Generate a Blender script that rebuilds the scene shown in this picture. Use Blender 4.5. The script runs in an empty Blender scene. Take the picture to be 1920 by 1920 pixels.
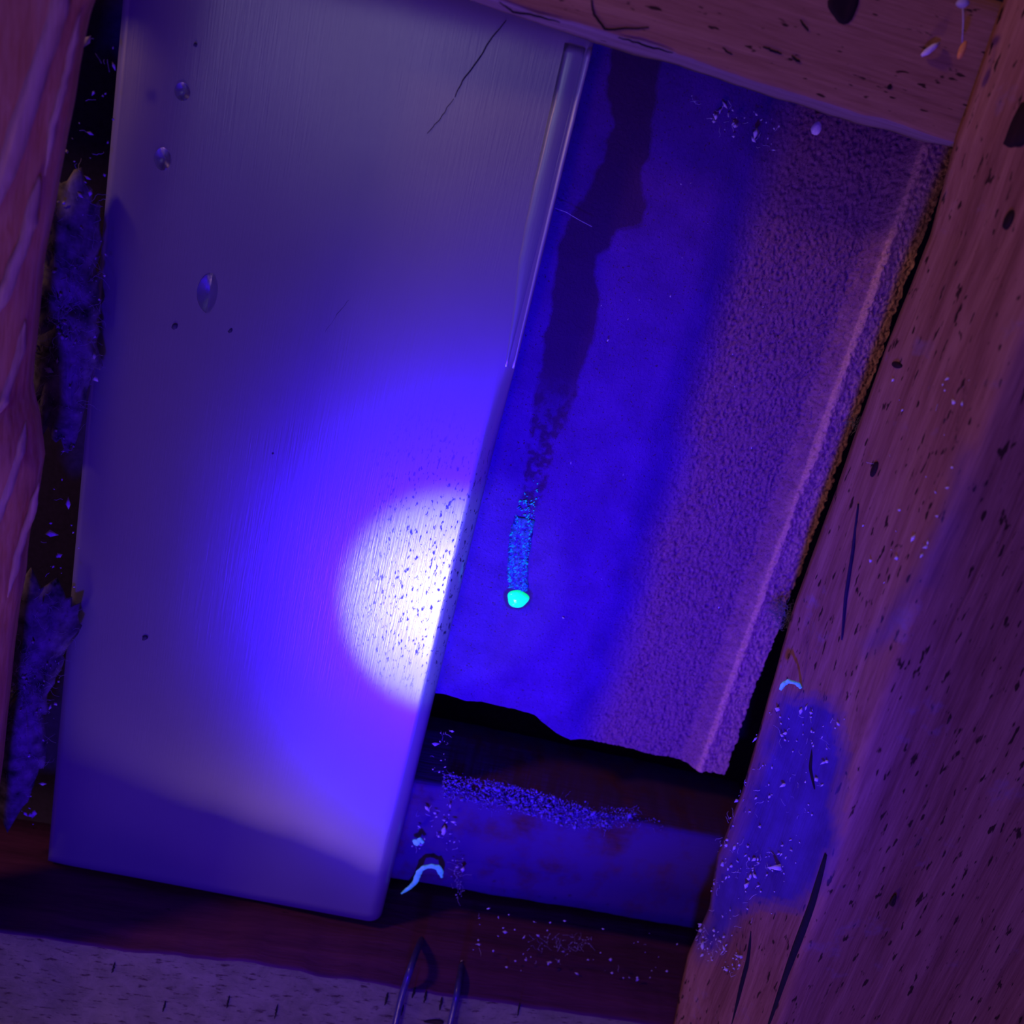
import bpy, math, random
import numpy as np
from mathutils import Matrix, Vector

random.seed(7)
RNG = np.random.default_rng(11)
S = bpy.context.scene
COL = S.collection

# ------------------------------------------------------------------ roof frame
# Roof-local axes: x across the tiles, y up the slope, z into the loft (towards the viewer).
PITCH = math.radians(30)
c_, s_ = math.cos(PITCH), math.sin(PITCH)
ROOF = Matrix(((1, 0, 0, 0), (0, -c_, -s_, 0), (0, s_, -c_, 2.0), (0, 0, 0, 1)))
# camera pose against that frame (pinhole, 1920 px square, focal length in px)
F_PX, DIST = 1600.0, 0.42
def unit(a):
    a = np.array(a, float); return a / np.linalg.norm(a)
cv = unit([-1240, 4890, F_PX]); cu = unit([11390, 2444, F_PX]); cu = unit(cu - (cu @ cv) * cv)
cn = np.cross(cu, cv); Q = np.array([0, 0, DIST])
def P(px, py, z=0.0):
    """point of the roof-parallel plane at height z seen in the survey photo at (px, py)"""
    r = np.array([(px - 960) / F_PX, (py - 960) / F_PX, 1.0])
    X = r * ((Q @ cn - z) / (r @ cn)) - Q
    return float(X @ cu), float(-(X @ cv)), z

# ------------------------------------------------------------------ camera
cam_d = bpy.data.cameras.new('camera'); cam = bpy.data.objects.new('camera', cam_d); COL.objects.link(cam)
flip = np.diag([1, -1, -1.0])
A = flip @ np.column_stack([cu, -cv, -cn]); t = flip @ Q
r2c = Matrix(((*A[0], t[0]), (*A[1], t[1]), (*A[2], t[2]), (0, 0, 0, 1)))
cam.matrix_world = ROOF @ r2c.inverted()
cam_d.sensor_fit = 'HORIZONTAL'; cam_d.sensor_width = 36.0
cam_d.lens = 36.0 * F_PX / 1920.0
cam_d.clip_start = 0.01; cam_d.clip_end = 20
cam_d.dof.use_dof = True; cam_d.dof.focus_distance = 0.40; cam_d.dof.aperture_fstop = 7.0
S.camera = cam

# ------------------------------------------------------------------ light and exposure
vs = S.view_settings
S.display_settings.display_device = 'sRGB'
vs.view_transform = 'Standard'; vs.look = 'None'; vs.exposure = 0.0; vs.gamma = 1.0; vs.use_curve_mapping = False
W = bpy.data.worlds.new('loft_gloom'); S.world = W; W.use_nodes = True
bg = W.node_tree.nodes['Background']
bg.inputs[0].default_value = (0.28, 0.08, 1.0, 1); bg.inputs[1].default_value = 0.10

def lamp(name, kind, loc, aim, power, color, **kw):
    d = bpy.data.lights.new(name, kind); d.energy = power; d.color = color
    for k, v_ in kw.items(): setattr(d, k, v_)
    o = bpy.data.objects.new(name, d); COL.objects.link(o)
    p, a = ROOF @ Vector(loc), ROOF @ Vector(aim)
    o.matrix_world = Matrix.Translation(p) @ (a - p).to_track_quat('-Z', 'Y').to_matrix().to_4x4()
    return o
# ultraviolet torch held low, pointed at the leak; its narrow hot core is whiter than the spill
TORCH = (-0.068, -0.318, 0.60)
lamp('torch_light', 'SPOT', TORCH, (0.030, -0.050, 0), 44.0, (0.023, 0.0012, 1.0),
     spot_size=math.radians(35), spot_blend=1.0, shadow_soft_size=0.018)
lamp('torch_core_light', 'SPOT', TORCH, (-0.020, -0.050, 0.01), 5.2, (0.38, 0.60, 1.0),
     spot_size=math.radians(10.4), spot_blend=0.45, shadow_soft_size=0.004)
lamp('torch_spill_light', 'SPOT', TORCH, (-0.05, -0.03, 0), 12.0, (0.045, 0.004, 1.0),
     spot_size=math.radians(85), spot_blend=1.0, shadow_soft_size=0.03)
# unseen fill lamps added for dim ambient light: upper, warm left and low
lamp('upper_fill_light', 'AREA', (-0.35, 0.35, 0.80), (-0.02, 0.08, 0), 0.14, (0.75, 0.66, 1.0), shape='DISK', size=0.35)
lamp('warm_fill_light', 'AREA', (-0.78, 0.50, 0.36), (0.0, 0.05, 0.05), 1.7, (1.0, 0.50, 0.36), shape='DISK', size=0.10)
lamp('low_fill_light', 'AREA', (-0.30, -1.32, 0.58), (-0.02, -0.05, 0), 2.9, (0.92, 0.48, 0.58), shape='DISK', size=0.18)

# ------------------------------------------------------------------ helpers
def _hash(ix, iy, seed):
    n = (ix * 374761393 + iy * 668265263 + seed * 974634777) & 0xFFFFFFFF
    n = ((n ^ (n >> 13)) * 1274126177) & 0xFFFFFFFF
    return ((n ^ (n >> 16)) & 0xFFFF) / 65535.0
def vnoise(x, y, seed=0):
    x = np.asarray(x, float); y = np.asarray(y, float)
    x, y = np.broadcast_arrays(x, y)
    ix = np.floor(x).astype(np.int64); iy = np.floor(y).astype(np.int64)
    fx = x - ix; fy = y - iy; fx = fx * fx * (3 - 2 * fx); fy = fy * fy * (3 - 2 * fy)
    h = lambda a, b: _hash(a, b, seed)
    return ((h(ix, iy) * (1 - fx) + h(ix + 1, iy) * fx) * (1 - fy) + (h(ix, iy + 1) * (1 - fx) + h(ix + 1, iy + 1) * fx) * fy)
def fbm(x, y, seed=0, oct=4):
    s = 0; a = 0.5; x = np.asarray(x, float); y = np.asarray(y, float)
    for k in range(oct):
        s = s + a * (vnoise(x, y, seed + 17 * k) - 0.5) * 2; x = x * 2.03; y = y * 2.03; a *= 0.5
    return s

def put(o, parent=None, base=None):
    COL.objects.link(o)
    if parent is not None: o.parent = parent
    elif base is not None: o.matrix_world = ROOF @ Matrix.Translation(base)
    else: o.matrix_world = ROOF.copy()
    return o
BASE = {}
def mesh(name, verts, faces, mat, parent=None, base=(0, 0, 0), smooth=True, mats=None, fmat=None):
    """mesh given in roof coordinates; its origin is `base` (or the parent's base)"""
    b = BASE.get(parent.name, (0, 0, 0)) if parent is not None else base
    m = bpy.data.meshes.new(name)
    V = np.asarray(verts, float) - np.array(b)
    m.from_pydata(V.tolist(), [], [list(map(int, f)) for f in faces]); m.materials.append(mat)
    for mm in (mats or []): m.materials.append(mm)
    if smooth: m.polygons.foreach_set('use_smooth', [True] * len(m.polygons))
    if fmat is not None: m.polygons.foreach_set('material_index', fmat)
    import bmesh
    bm = bmesh.new(); bm.from_mesh(m); bmesh.ops.recalc_face_normals(bm, faces=bm.faces); bm.to_mesh(m); bm.free()
    m.update()
    o = put(bpy.data.objects.new(name, m), parent, b)
    BASE[o.name] = b
    return o
def thing(name, label, cat, base, group=None):
    o = bpy.data.objects.new(name, None); o.empty_display_size = 0.02
    put(o, None, base); BASE[o.name] = tuple(base)
    return tag(o, label, cat, group)
def tag(o, label=None, cat=None, group=None, kind=None):
    if label: o['label'] = label
    if cat: o['category'] = cat
    if group: o['group'] = group
    if kind: o['kind'] = kind
    return o

def loft(rings, closed=True):
    """rings: (n, k, 3) -> verts, faces with end caps"""
    R = np.asarray(rings, float); n, k, _ = R.shape
    F = []
    for i in range(n - 1):
        for j in range(k):
            a, b = i * k + j, i * k + (j + 1) % k
            F.append((a, b, b + k, a + k))
    F.append(tuple(range(k - 1, -1, -1))); F.append(tuple((n - 1) * k + j for j in range(k)))
    return R.reshape(-1, 3), F
def slab(front, back):
    """closed sheet from two (m, n, 3) grids"""
    m, n, _ = front.shape; N = m * n
    V = np.concatenate([front.reshape(-1, 3), back.reshape(-1, 3)])
    i, j = np.meshgrid(np.arange(m - 1), np.arange(n - 1), indexing='ij'); a = (i * n + j).ravel()
    top = np.stack([a, a + 1, a + n + 1, a + n], 1); bot = np.stack([a, a + n, a + n + 1, a + 1], 1) + N
    F = top.tolist() + bot.tolist()
    edge = [r * n for r in range(m)]; e2 = [r * n + n - 1 for r in range(m)]
    e3 = list(range(n)); e4 = list(range((m - 1) * n, m * n))
    for e in (edge, e2, e3, e4):
        for p, q in zip(e[:-1], e[1:]): F.append((p, q, q + N, p + N))
    return V, F
def tube(path, rad, k=8):
    path = np.asarray(path, float); n = len(path)
    rad = np.broadcast_to(np.asarray(rad, float), (n,))
    T = np.gradient(path, axis=0); T /= np.linalg.norm(T, axis=1)[:, None] + 1e-12
    up = np.array([0.13, 0.21, 0.97]); rings = []
    for p, tt, r in zip(path, T, rad):
        s = np.cross(tt, up); s /= np.linalg.norm(s) + 1e-9; q = np.cross(s, tt)
        a = np.arange(k) * 2 * math.pi / k
        rings.append(p + r * (np.cos(a)[:, None] * s + np.sin(a)[:, None] * q))
    return loft(rings)
class Bag:
    """collects many tiny bits into one mesh"""
    def __init__(self): self.v = []; self.f = []; self.n = 0
    def add(self, V, F):
        V = np.asarray(V, float)
        self.v.append(V); self.f += [tuple(i + self.n for i in q) for q in F]; self.n += len(V)
    def build(self, name, mat, parent=None, base=(0, 0, 0)):
        return mesh(name, np.concatenate(self.v), self.f, mat, parent, base)
OCT_V = np.array([(1, 0, 0), (-1, 0, 0), (0, 1, 0), (0, -1, 0), (0, 0, 1), (0, 0, -1)], float)
OCT_F = [(0, 2, 4), (2, 1, 4), (1, 3, 4), (3, 0, 4), (2, 0, 5), (1, 2, 5), (3, 1, 5), (0, 3, 5)]
def ico():
    import bmesh
    bm = bmesh.new(); bmesh.ops.create_icosphere(bm, subdivisions=2, radius=1)
    V = np.array([v.co[:] for v in bm.verts]); Fc = [tuple(v.index for v in f.verts) for f in bm.faces]; bm.free()
    return V, Fc
ICO_V, ICO_F = ico()
def speck(bag, p, r, el=1.0, ang=None, fine=False):
    V = (ICO_V if fine else OCT_V) * np.array([r * el, r, r * 0.7])
    V = V * (1 + 0.25 * RNG.standard_normal((len(V), 1)) * (0.6 if fine else 1))
    a = RNG.uniform(0, math.pi) if ang is None else ang
    Rz = np.array([[math.cos(a), -math.sin(a), 0], [math.sin(a), math.cos(a), 0], [0, 0, 1]])
    bag.add(V @ Rz.T + np.array(p), ICO_F if fine else OCT_F)
def fibre(bag, p, length, rad=0.00008, curl=1.0, n=7, d=None):
    d = unit(RNG.standard_normal(3) * [1, 1, .5]) if d is None else unit(d)
    pts = [np.array(p, float)]
    for _ in range(n):
        d = unit(d + RNG.standard_normal(3) * 0.35 * curl); pts.append(pts[-1] + d * length / n)
    bag.add(*tube(pts, rad, 3))
def spread(poly, n):
    """n random pixel positions inside a polygon of photo pixels"""
    poly = np.array(poly, float); lo, hi = poly.min(0), poly.max(0); out = []
    while len(out) < n:
        p = RNG.uniform(lo, hi); ins = False; j = len(poly) - 1
        for i in range(len(poly)):
            if (poly[i, 1] > p[1]) != (poly[j, 1] > p[1]) and p[0] < (poly[j, 0] - poly[i, 0]) * (p[1] - poly[i, 1]) / (poly[j, 1] - poly[i, 1]) + poly[i, 0]: ins = not ins
            j = i
        if ins: out.append(p)
    return out
def proj(x, y, z):
    X = Q[:, None] + cu[:, None] * np.ravel(x) - cv[:, None] * np.ravel(y) - cn[:, None] * np.ravel(z)
    return (F_PX * X[0] / X[2] + 960).reshape(np.shape(x)), (F_PX * X[1] / X[2] + 960).reshape(np.shape(x))
def inside(poly, x, y):
    r = np.zeros(np.shape(x), bool); j = len(poly) - 1
    for i in range(len(poly)):
        (xi, yi), (xj, yj) = poly[i], poly[j]
        if yi != yj: r ^= ((yi > y) != (yj > y)) & (x < (xj - xi) * (y - yi) / (yj - yi) + xi)
        j = i
    return r
def interp(pts, z, key):
    """photo polyline on plane z -> function of the local coordinate `key` (0: x, 1: y)"""
    q = sorted([P(x, y, z) for x, y in pts], key=lambda a: a[key])
    xs = [a[key] for a in q]; ys = [a[1 - key] for a in q]
    return lambda s: np.interp(s, xs, ys)

# ------------------------------------------------------------------ materials
def nodes(name):
    m = bpy.data.materials.new(name); m.use_nodes = True
    nt = m.node_tree; nt.nodes.clear()
    out = nt.nodes.new('ShaderNodeOutputMaterial')
    return m, nt, out
def N(nt, kind, **kw):
    n = nt.nodes.new(kind)
    for k, v in kw.items():
        if isinstance(k, str) and hasattr(n, k) and k not in n.inputs: setattr(n, k, v)
        else: n.inputs[k].default_value = v
    return n
def coords(nt, scale=(1, 1, 1)):
    tc = N(nt, 'ShaderNodeTexCoord'); mp = N(nt, 'ShaderNodeMapping'); mp.inputs['Scale'].default_value = scale
    nt.links.new(tc.outputs['Object'], mp.inputs['Vector']); return mp.outputs['Vector']
def noise(nt, vec, scale, detail=4, rough=.6, dist=0):
    n = N(nt, 'ShaderNodeTexNoise'); n.inputs['Scale'].default_value = scale; n.inputs['Detail'].default_value = detail
    n.inputs['Roughness'].default_value = rough; n.inputs['Distortion'].default_value = dist
    nt.links.new(vec, n.inputs['Vector']); return n.outputs['Fac']
def ramp(nt, fac, stops):
    r = N(nt, 'ShaderNodeValToRGB'); e = r.color_ramp.elements
    while len(e) < len(stops): e.new(0.5)
    for q, (p, cc) in zip(e, stops): q.position = p; q.color = (*cc, 1) if len(cc) == 3 else cc
    nt.links.new(fac, r.inputs['Fac']); return r.outputs['Color']
def mixc(nt, fac, a, b, mode='MIX'):
    m = N(nt, 'ShaderNodeMix', data_type='RGBA', blend_type=mode)
    for sock, val in ((m.inputs[0], fac), (m.inputs[6], a), (m.inputs[7], b)):
        if hasattr(val, 'is_output'): nt.links.new(val, sock)
        elif isinstance(val, (int, float)): sock.default_value = val
        else: sock.default_value = (*val, 1)
    return m.outputs[2]
def bump(nt, h, strength, dist, prev=None):
    b = N(nt, 'ShaderNodeBump'); b.inputs['Strength'].default_value = strength; b.inputs['Distance'].default_value = dist
    nt.links.new(h, b.inputs['Height'])
    if prev is not None: nt.links.new(prev, b.inputs['Normal'])
    return b.outputs['Normal']
def bsdf(nt, out, color, rough=.7, normal=None, metallic=0.0, spec=.5, emis=None, estr=0, sheen=0):
    b = N(nt, 'ShaderNodeBsdfPrincipled')
    if hasattr(color, 'is_output'): nt.links.new(color, b.inputs['Base Color'])
    else: b.inputs['Base Color'].default_value = (*color, 1)
    if hasattr(rough, 'is_output'): nt.links.new(rough, b.inputs['Roughness'])
    else: b.inputs['Roughness'].default_value = rough
    b.inputs['Metallic'].default_value = metallic; b.inputs['Specular IOR Level'].default_value = spec
    if emis: b.inputs['Emission Color'].default_value = (*emis, 1); b.inputs['Emission Strength'].default_value = estr
    if normal is not None: nt.links.new(normal, b.inputs['Normal'])
    nt.links.new(b.outputs[0], out.inputs[0]); return b

def wood(name, axis, dark, mid, light, specks=0.66, dust=None, grain=1.0, relief=1.0, film=False):
    """sawn softwood, grain along axis (0 or 1)"""
    m, nt, out = nodes(name)
    st = [95, 95, 95]; st[axis] = 5
    v = coords(nt, tuple(st)); g = noise(nt, v, grain, 5, .62, .7)
    base = ramp(nt, g, [(.32, dark), (.5, mid), (.68, light)])
    st2 = [900, 900, 900]; st2[axis] = 60
    v2 = coords(nt, tuple(st2)); fine = noise(nt, v2, 1, 3, .6)
    base = mixc(nt, ramp(nt, fine, [(.35, (0, 0, 0)), (.75, (1, 1, 1))]), base, light, 'MIX') if False else mixc(nt, .35, base, ramp(nt, fine, [(.3, dark), (.7, light)]))
    st3 = [420, 420, 420]; st3[axis] = 120
    sp = noise(nt, coords(nt, tuple(st3)), 1, 2, .5)
    base = mixc(nt, ramp(nt, sp, [(specks, (0, 0, 0)), (specks + .05, (1, 1, 1))]), base, tuple(x * .25 for x in dark))
    if dust is not None:
        d = noise(nt, coords(nt), 38, 5, .65)
        base = mixc(nt, ramp(nt, d, [(dust[0], (0, 0, 0)), (dust[0] + .22, (1, 1, 1))]), base, dust[1])
    if film:
        fa = N(nt, 'ShaderNodeAttribute', attribute_name='film'); col2 = ramp(nt, noise(nt, coords(nt), 60, 4, .6), [(.3, (.055, .02, .17)), (.7, (.085, .04, .27))])
        base = mixc(nt, fa.outputs['Fac'], base, col2)
    nn = bump(nt, g, .5 * relief, .0012); nn = bump(nt, fine, .5 * relief, .0004, nn)
    bsdf(nt, out, base, .8, nn, spec=.25)
    return m

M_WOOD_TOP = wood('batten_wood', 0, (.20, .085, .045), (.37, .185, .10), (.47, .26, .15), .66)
M_WOOD_SHADED = wood('shaded_batten_wood', 0, (.06, .014, .055), (.10, .020, .09), (.15, .036, .13), .75)  # darkened batten wood: shade on the upslope side put into the colour
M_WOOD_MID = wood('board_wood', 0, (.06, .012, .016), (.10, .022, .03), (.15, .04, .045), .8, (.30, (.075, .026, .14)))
M_RAFTER = wood('rafter_wood', 1, (.16, .052, .040), (.29, .115, .095), (.42, .205, .165), .64, (.62, (.28, .17, .30)), film=True)
M_RAFTER_L = wood('split_rafter_wood', 1, (.42, .14, .035), (.66, .28, .09), (.76, .46, .26), .8)
M_KNOT = wood('knot_wood', 1, (.012, .004, .006), (.02, .006, .01), (.03, .01, .012), .9)

def pale_face():
    m, nt, out = nodes('weathered_lit_face')  # worn flaking paint; its paleness also carries light falling on the front
    v = coords(nt, (60, 60, 60)); a = noise(nt, v, 1.2, 6, .7, .5)
    vv = coords(nt, (130, 420, 200)); b_ = noise(nt, vv, 1, 4, .65)
    col = ramp(nt, a, [(.3, (.14, .13, .085)), (.55, (.22, .205, .14)), (.75, (.26, .245, .17))])
    col = mixc(nt, ramp(nt, b_, [(.56, (0, 0, 0)), (.66, (1, 1, 1))]), col, (.06, .03, .035))
    nn = bump(nt, a, .6, .0012); nn = bump(nt, b_, .5, .0006, nn)
    bsdf(nt, out, col, .85, nn, spec=.2); return m
M_PALE = pale_face()
M_LIT_LIP = wood('torchlit_edge_wood', 0, (.20, .12, .12), (.34, .24, .25), (.42, .32, .34), .74)  # lightened batten wood: torchlight on the lower side put into the colour

def panel_mat(name, tint, spots=True):
    m, nt, out = nodes(name)
    v = coords(nt, (1500, 45, 1500)); br = noise(nt, v, 1, 3, .6)
    v2 = coords(nt, (1, 1, 1)); cloud = noise(nt, v2, 14, 4, .6)
    col = ramp(nt, cloud, [(.3, tuple(x * .92 for x in tint)), (.7, tint)])
    sp = noise(nt, coords(nt, (820, 300, 820)), 1, 3, .55)
    pit = ramp(nt, sp, [(.60, (0, 0, 0)), (.635, (1, 1, 1))])
    if spots:
        sx_ = N(nt, 'ShaderNodeSeparateXYZ'); nt.links.new(coords(nt), sx_.inputs[0])
        mr = N(nt, 'ShaderNodeMapRange', interpolation_type='SMOOTHSTEP'); mr.inputs['From Min'].default_value = .018; mr.inputs['From Max'].default_value = .060
        nt.links.new(sx_.outputs[0], mr.inputs['Value']); mk = N(nt, 'ShaderNodeMath', operation='MULTIPLY')
        m2_ = N(nt, 'ShaderNodeMapRange', interpolation_type='SMOOTHSTEP'); m2_.inputs['From Min'].default_value = -.095; m2_.inputs['From Max'].default_value = -.050
        m3_ = N(nt, 'ShaderNodeMapRange', interpolation_type='SMOOTHSTEP'); m3_.inputs['From Min'].default_value = .075; m3_.inputs['From Max'].default_value = .015
        mk2 = N(nt, 'ShaderNodeMath', operation='MULTIPLY'); mk3 = N(nt, 'ShaderNodeMath', operation='MULTIPLY')
        for q in (m2_, m3_): nt.links.new(sx_.outputs[1], q.inputs['Value'])
        nt.links.new(m2_.outputs[0], mk2.inputs[0]); nt.links.new(m3_.outputs[0], mk2.inputs[1])
        nt.links.new(pit, mk.inputs[0]); nt.links.new(mr.outputs[0], mk.inputs[1])
        nt.links.new(mk.outputs[0], mk3.inputs[0]); nt.links.new(mk2.outputs[0], mk3.inputs[1]); pit = mk3.outputs[0]
        col = mixc(nt, pit, col, (.10, .09, .14))
    shiny = mixc(nt, pit, col, (.01, .008, .02)) if spots else col
    matte = mixc(nt, .12, col, (0, 0, 0))
    nn = bump(nt, br, .22, .0003); nn = bump(nt, cloud, .05, .002, nn)
    d = N(nt, 'ShaderNodeBsdfDiffuse'); g1 = N(nt, 'ShaderNodeBsdfGlossy'); g2 = N(nt, 'ShaderNodeBsdfGlossy')
    g1.distribution = g2.distribution = 'BECKMANN'
    g1.inputs['Roughness'].default_value = .265; g2.inputs['Roughness'].default_value = .39
    for s, cc in ((d, matte), (g1, shiny), (g2, col)): nt.links.new(cc, s.inputs['Color']); nt.links.new(nn, s.inputs['Normal'])
    m1 = N(nt, 'ShaderNodeMixShader'); m1.inputs[0].default_value = .42
    m2 = N(nt, 'ShaderNodeMixShader'); m2.inputs[0].default_value = .55
    nt.links.new(g2.outputs[0], m1.inputs[1]); nt.links.new(g1.outputs[0], m1.inputs[2])
    nt.links.new(d.outputs[0], m2.inputs[1]); nt.links.new(m1.outputs[0], m2.inputs[2])
    nt.links.new(m2.outputs[0], out.inputs[0]); return m
M_PANEL = panel_mat('satin_metal', (.50, .50, .52))
M_HEM = panel_mat('folded_metal', (.50, .58, .58), False)
M_BEAD = panel_mat('bright_metal_edge', (.80, .88, .90), False)

def tile_mat():
    m, nt, out = nodes('rough_concrete_tile')
    a = N(nt, 'ShaderNodeAttribute', attribute_name='wet'); rgh = N(nt, 'ShaderNodeAttribute', attribute_name='coarse')
    v = coords(nt); g = noise(nt, v, 620, 6, .75, .4); big = noise(nt, v, 45, 5, .6)
    fine = ramp(nt, big, [(.3, (.10, .018, .24)), (.7, (.16, .034, .36))])
    sandy = ramp(nt, g, [(.3, (.20, .08, .10)), (.5, (.34, .14, .17)), (.72, (.44, .20, .23))])
    col = mixc(nt, rgh.outputs['Fac'], fine, sandy)
    col = mixc(nt, ramp(nt, noise(nt, v, 900, 2, .5), [(.62, (0, 0, 0)), (.72, (1, 1, 1))]), col, (.10, .03, .08))
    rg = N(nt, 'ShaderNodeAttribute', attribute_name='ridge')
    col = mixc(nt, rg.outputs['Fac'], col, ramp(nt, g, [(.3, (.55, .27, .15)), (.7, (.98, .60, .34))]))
    col = mixc(nt, a.outputs['Fac'], col, (.075, .018, .085))
    nn = bump(nt, g, .9, .0011)
    bsdf(nt, out, col, .85, nn, spec=.25); return m
M_TILE = tile_mat()
def plain(name, color, rough=.8, emis=None, estr=0, spec=.3, nscale=300, var=.25, flick=False):
    m, nt, out = nodes(name)
    g = noise(nt, coords(nt), nscale, 3, .6)
    col = ramp(nt, g, [(.3, tuple(x * (1 - var) for x in color)), (.7, tuple(min(1, x * (1 + var)) for x in color))])
    b = bsdf(nt, out, col, rough, bump(nt, g, .3, .0004), spec=spec, emis=emis, estr=estr)
    if flick: nt.links.new(ramp(nt, noise(nt, coords(nt, (1, .6, 1)), nscale * .8, 2, .5), [(.40, (0, 0, 0)), (.62, emis)]), b.inputs['Emission Color'])
    return m
M_FELT = plain('black_underlay_felt', (.03, .018, .06), .9)
M_DUST = plain('pale_dust', (.62, .55, .72), .9)
M_WOOL = plain('grey_dust_wool', (.15, .13, .16), .95, nscale=110, var=.9)
M_LINT = plain('bluish_lint', (.16, .11, .36), .95, nscale=600, var=.6)
M_WEB = plain('cobweb', (.40, .36, .46), .9)
M_TUFT = plain('greenish_lint', (.20, .20, .19), .9)
M_PAINT = plain('fluorescent_paint_flake', (.30, .55, .60), .7, (.03, .26, .45), .35)
M_COCOON = plain('pale_cocoon', (.80, .74, .76), .8)
M_AMBER = plain('amber_husk', (.70, .30, .08), .6)
M_CABLE = plain('dark_blue_cable', (.05, .035, .16), .32, spec=.6)
M_DIRT = plain('grey_dirt', (.07, .055, .10), .9)
M_SOFT = plain('dusty_crease', (.022, .008, .045), .9)
M_CRACK = plain('dark_crack', (.012, .006, .012), .95)
M_DYE = plain('fluorescent_dye', (.02, .60, .55), .15, (0.0, .85, .16), 1.0, spec=.6, nscale=900, var=.1)
M_GRAIN = plain('dye_grains', (.02, .16, .60), .6, (0.0, .22, .55), .8, spec=.3, nscale=420, var=.6, flick=True)
M_FILM = plain('dye_film', (.06, .02, .24), .8, (0.0, .05, .12), .6, spec=.05, nscale=700, var=.7, flick=True)
def water():
    m, nt, out = nodes('clear_water')
    b = bsdf(nt, out, (.85, .85, 1), .12); b.inputs['Transmission Weight'].default_value = 1.0; b.inputs['IOR'].default_value = 1.33
    return m
M_WATER = water()

# ------------------------------------------------------------------ setting: the felt behind the tiles
V = []
g = np.stack(np.meshgrid(np.linspace(-.60, .75, 46), np.linspace(-.75, .60, 46), indexing='ij'), -1)
z = -.075 + .004 * fbm(g[..., 0] * 9, g[..., 1] * 5, 3)
fr = np.concatenate([g, z[..., None]], -1); bk = fr.copy(); bk[..., 2] = -.085
o = mesh('ceiling', *slab(fr, bk), M_FELT); tag(o, 'black roofing felt in the gaps behind the tiles', None, kind='structure')

# ------------------------------------------------------------------ rough tile on the right
X0, X1, YT = -.050, .1530, .250
tile_low = interp([(700, 1285), (830, 1300), (1000, 1340), (1070, 1392), (1180, 1418), (1340, 1452), (1380, 1460)], 0.0, 0)
stain_mid = [(1195, 90), (1180, 200), (1150, 300), (1125, 400), (1085, 520), (1070, 640), (1045, 760), (1015, 880), (985, 960)]
stain_w = [48, 50, 48, 62, 46, 42, 40, 30, 16]
SM = np.array([P(x, y, 0)[:2] for x, y in stain_mid]); SW = np.array(stain_w) * .00025
def tile_profile(x, y):
    s = np.clip((x - .052 - .004 * fbm(y * 20, 0 * y, 5)) / .028, 0, 1); s = s * s * (3 - 2 * s)
    zz = -.0075 * s
    crest = .1395 + .0015 * fbm(y * 30, 0 * y, 8)
    up = np.clip((x - .128) / (crest - .128), 0, 1); up = up * up * (3 - 2 * up)
    zz = zz + .0070 * up + .0012 * np.exp(-((x - crest) / .0022) ** 2) - .0012 * np.clip((x - crest) / .013, 0, 1)
    return zz
def coarse(x, y):
    return np.clip((x - .066 - .010 * fbm(y * 25, x * 25, 9)) / .020, 0, 1)
def tile_z(x, y):
    x = np.asarray(x, float); y = np.asarray(y, float)
    k = coarse(x, y)
    zz = tile_profile(x, y) + .0010 * fbm(x * 40, y * 40, 1)
    gr = fbm(x * 1150, y * 950, 2, 2); pit = np.minimum(fbm(x * 900 + 9, y * 700, 4, 2) + .05, 0)
    zz = zz + (.00008 + .0006 * k) * gr + (.00010 + .0020 * k) * pit
    return zz
nx, ny = 420, 660
sx = np.linspace(0, 1, nx)[:, None] * np.ones((1, ny)); sy = np.ones((nx, 1)) * np.linspace(0, 1, ny)[None]
gx0 = X0 + (X1 - X0) * sx
ylow = tile_low(gx0) + .0012 * fbm(gx0 * 90, gx0 * 0, 12)
gy = ylow + (YT - ylow) * sy
right = X1 + .0012 + .0016 * fbm(gy * 60, gy * 0, 21, 5) + .0012 * fbm(gy * 400, gy * 0, 22, 2)
gx = X0 + (right - X0) * sx
gz = tile_z(gx, gy)
fr = np.stack([gx, gy, gz], -1); bk = fr.copy(); bk[..., 2] = -.013 + .3 * tile_profile(gx, gy)
roof_tile = thing('roof_tile', 'rough concrete roof tile with a dark wet streak and a crumbly ridged right edge', 'tile', (0.05, 0.05, 0))
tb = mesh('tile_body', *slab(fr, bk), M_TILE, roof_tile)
STAIN = [(1150, 60), (1140, 170), (1150, 240), (1128, 310), (1097, 370), (1057, 430), (1046, 480), (1036, 560), (1022, 640), (1005, 740), (990, 830), (985, 900), (972, 960),
         (1000, 960), (1020, 920), (1038, 850), (1060, 800), (1090, 700), (1110, 640), (1124, 560), (1115, 510), (1122, 485), (1146, 465), (1152, 430), (1202, 425), (1212, 385), (1200, 340), (1212, 300), (1228, 200), (1245, 60)]
PXg, PYg = proj(gx, gy, gz * 0)
jx, jy = 9 * fbm(gx * 150, gy * 150, 31, 4), 9 * fbm(gx * 150, gy * 150, 32, 4)
wet = sum(inside(STAIN, PXg + jx + a, PYg + jy + b) for a in (-2, 2) for b in (-3, 3)) / 4 * .9
fade = np.clip((gy - P(1015, 830)[1]) / .035, 0, 1); mott = np.clip(fbm(gx * 380, gy * 380, 33, 3) * 2.2 + .45, 0, 1)
wet = wet * (fade + (1 - fade) * mott)
drp = P(971, 1120)
wet = np.maximum(wet, .8 * np.clip((.0078 - np.hypot(gx - drp[0], gy - drp[1]) + .001 * fbm(gx * 200, gy * 200, 35)) / .001, 0, 1))
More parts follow.
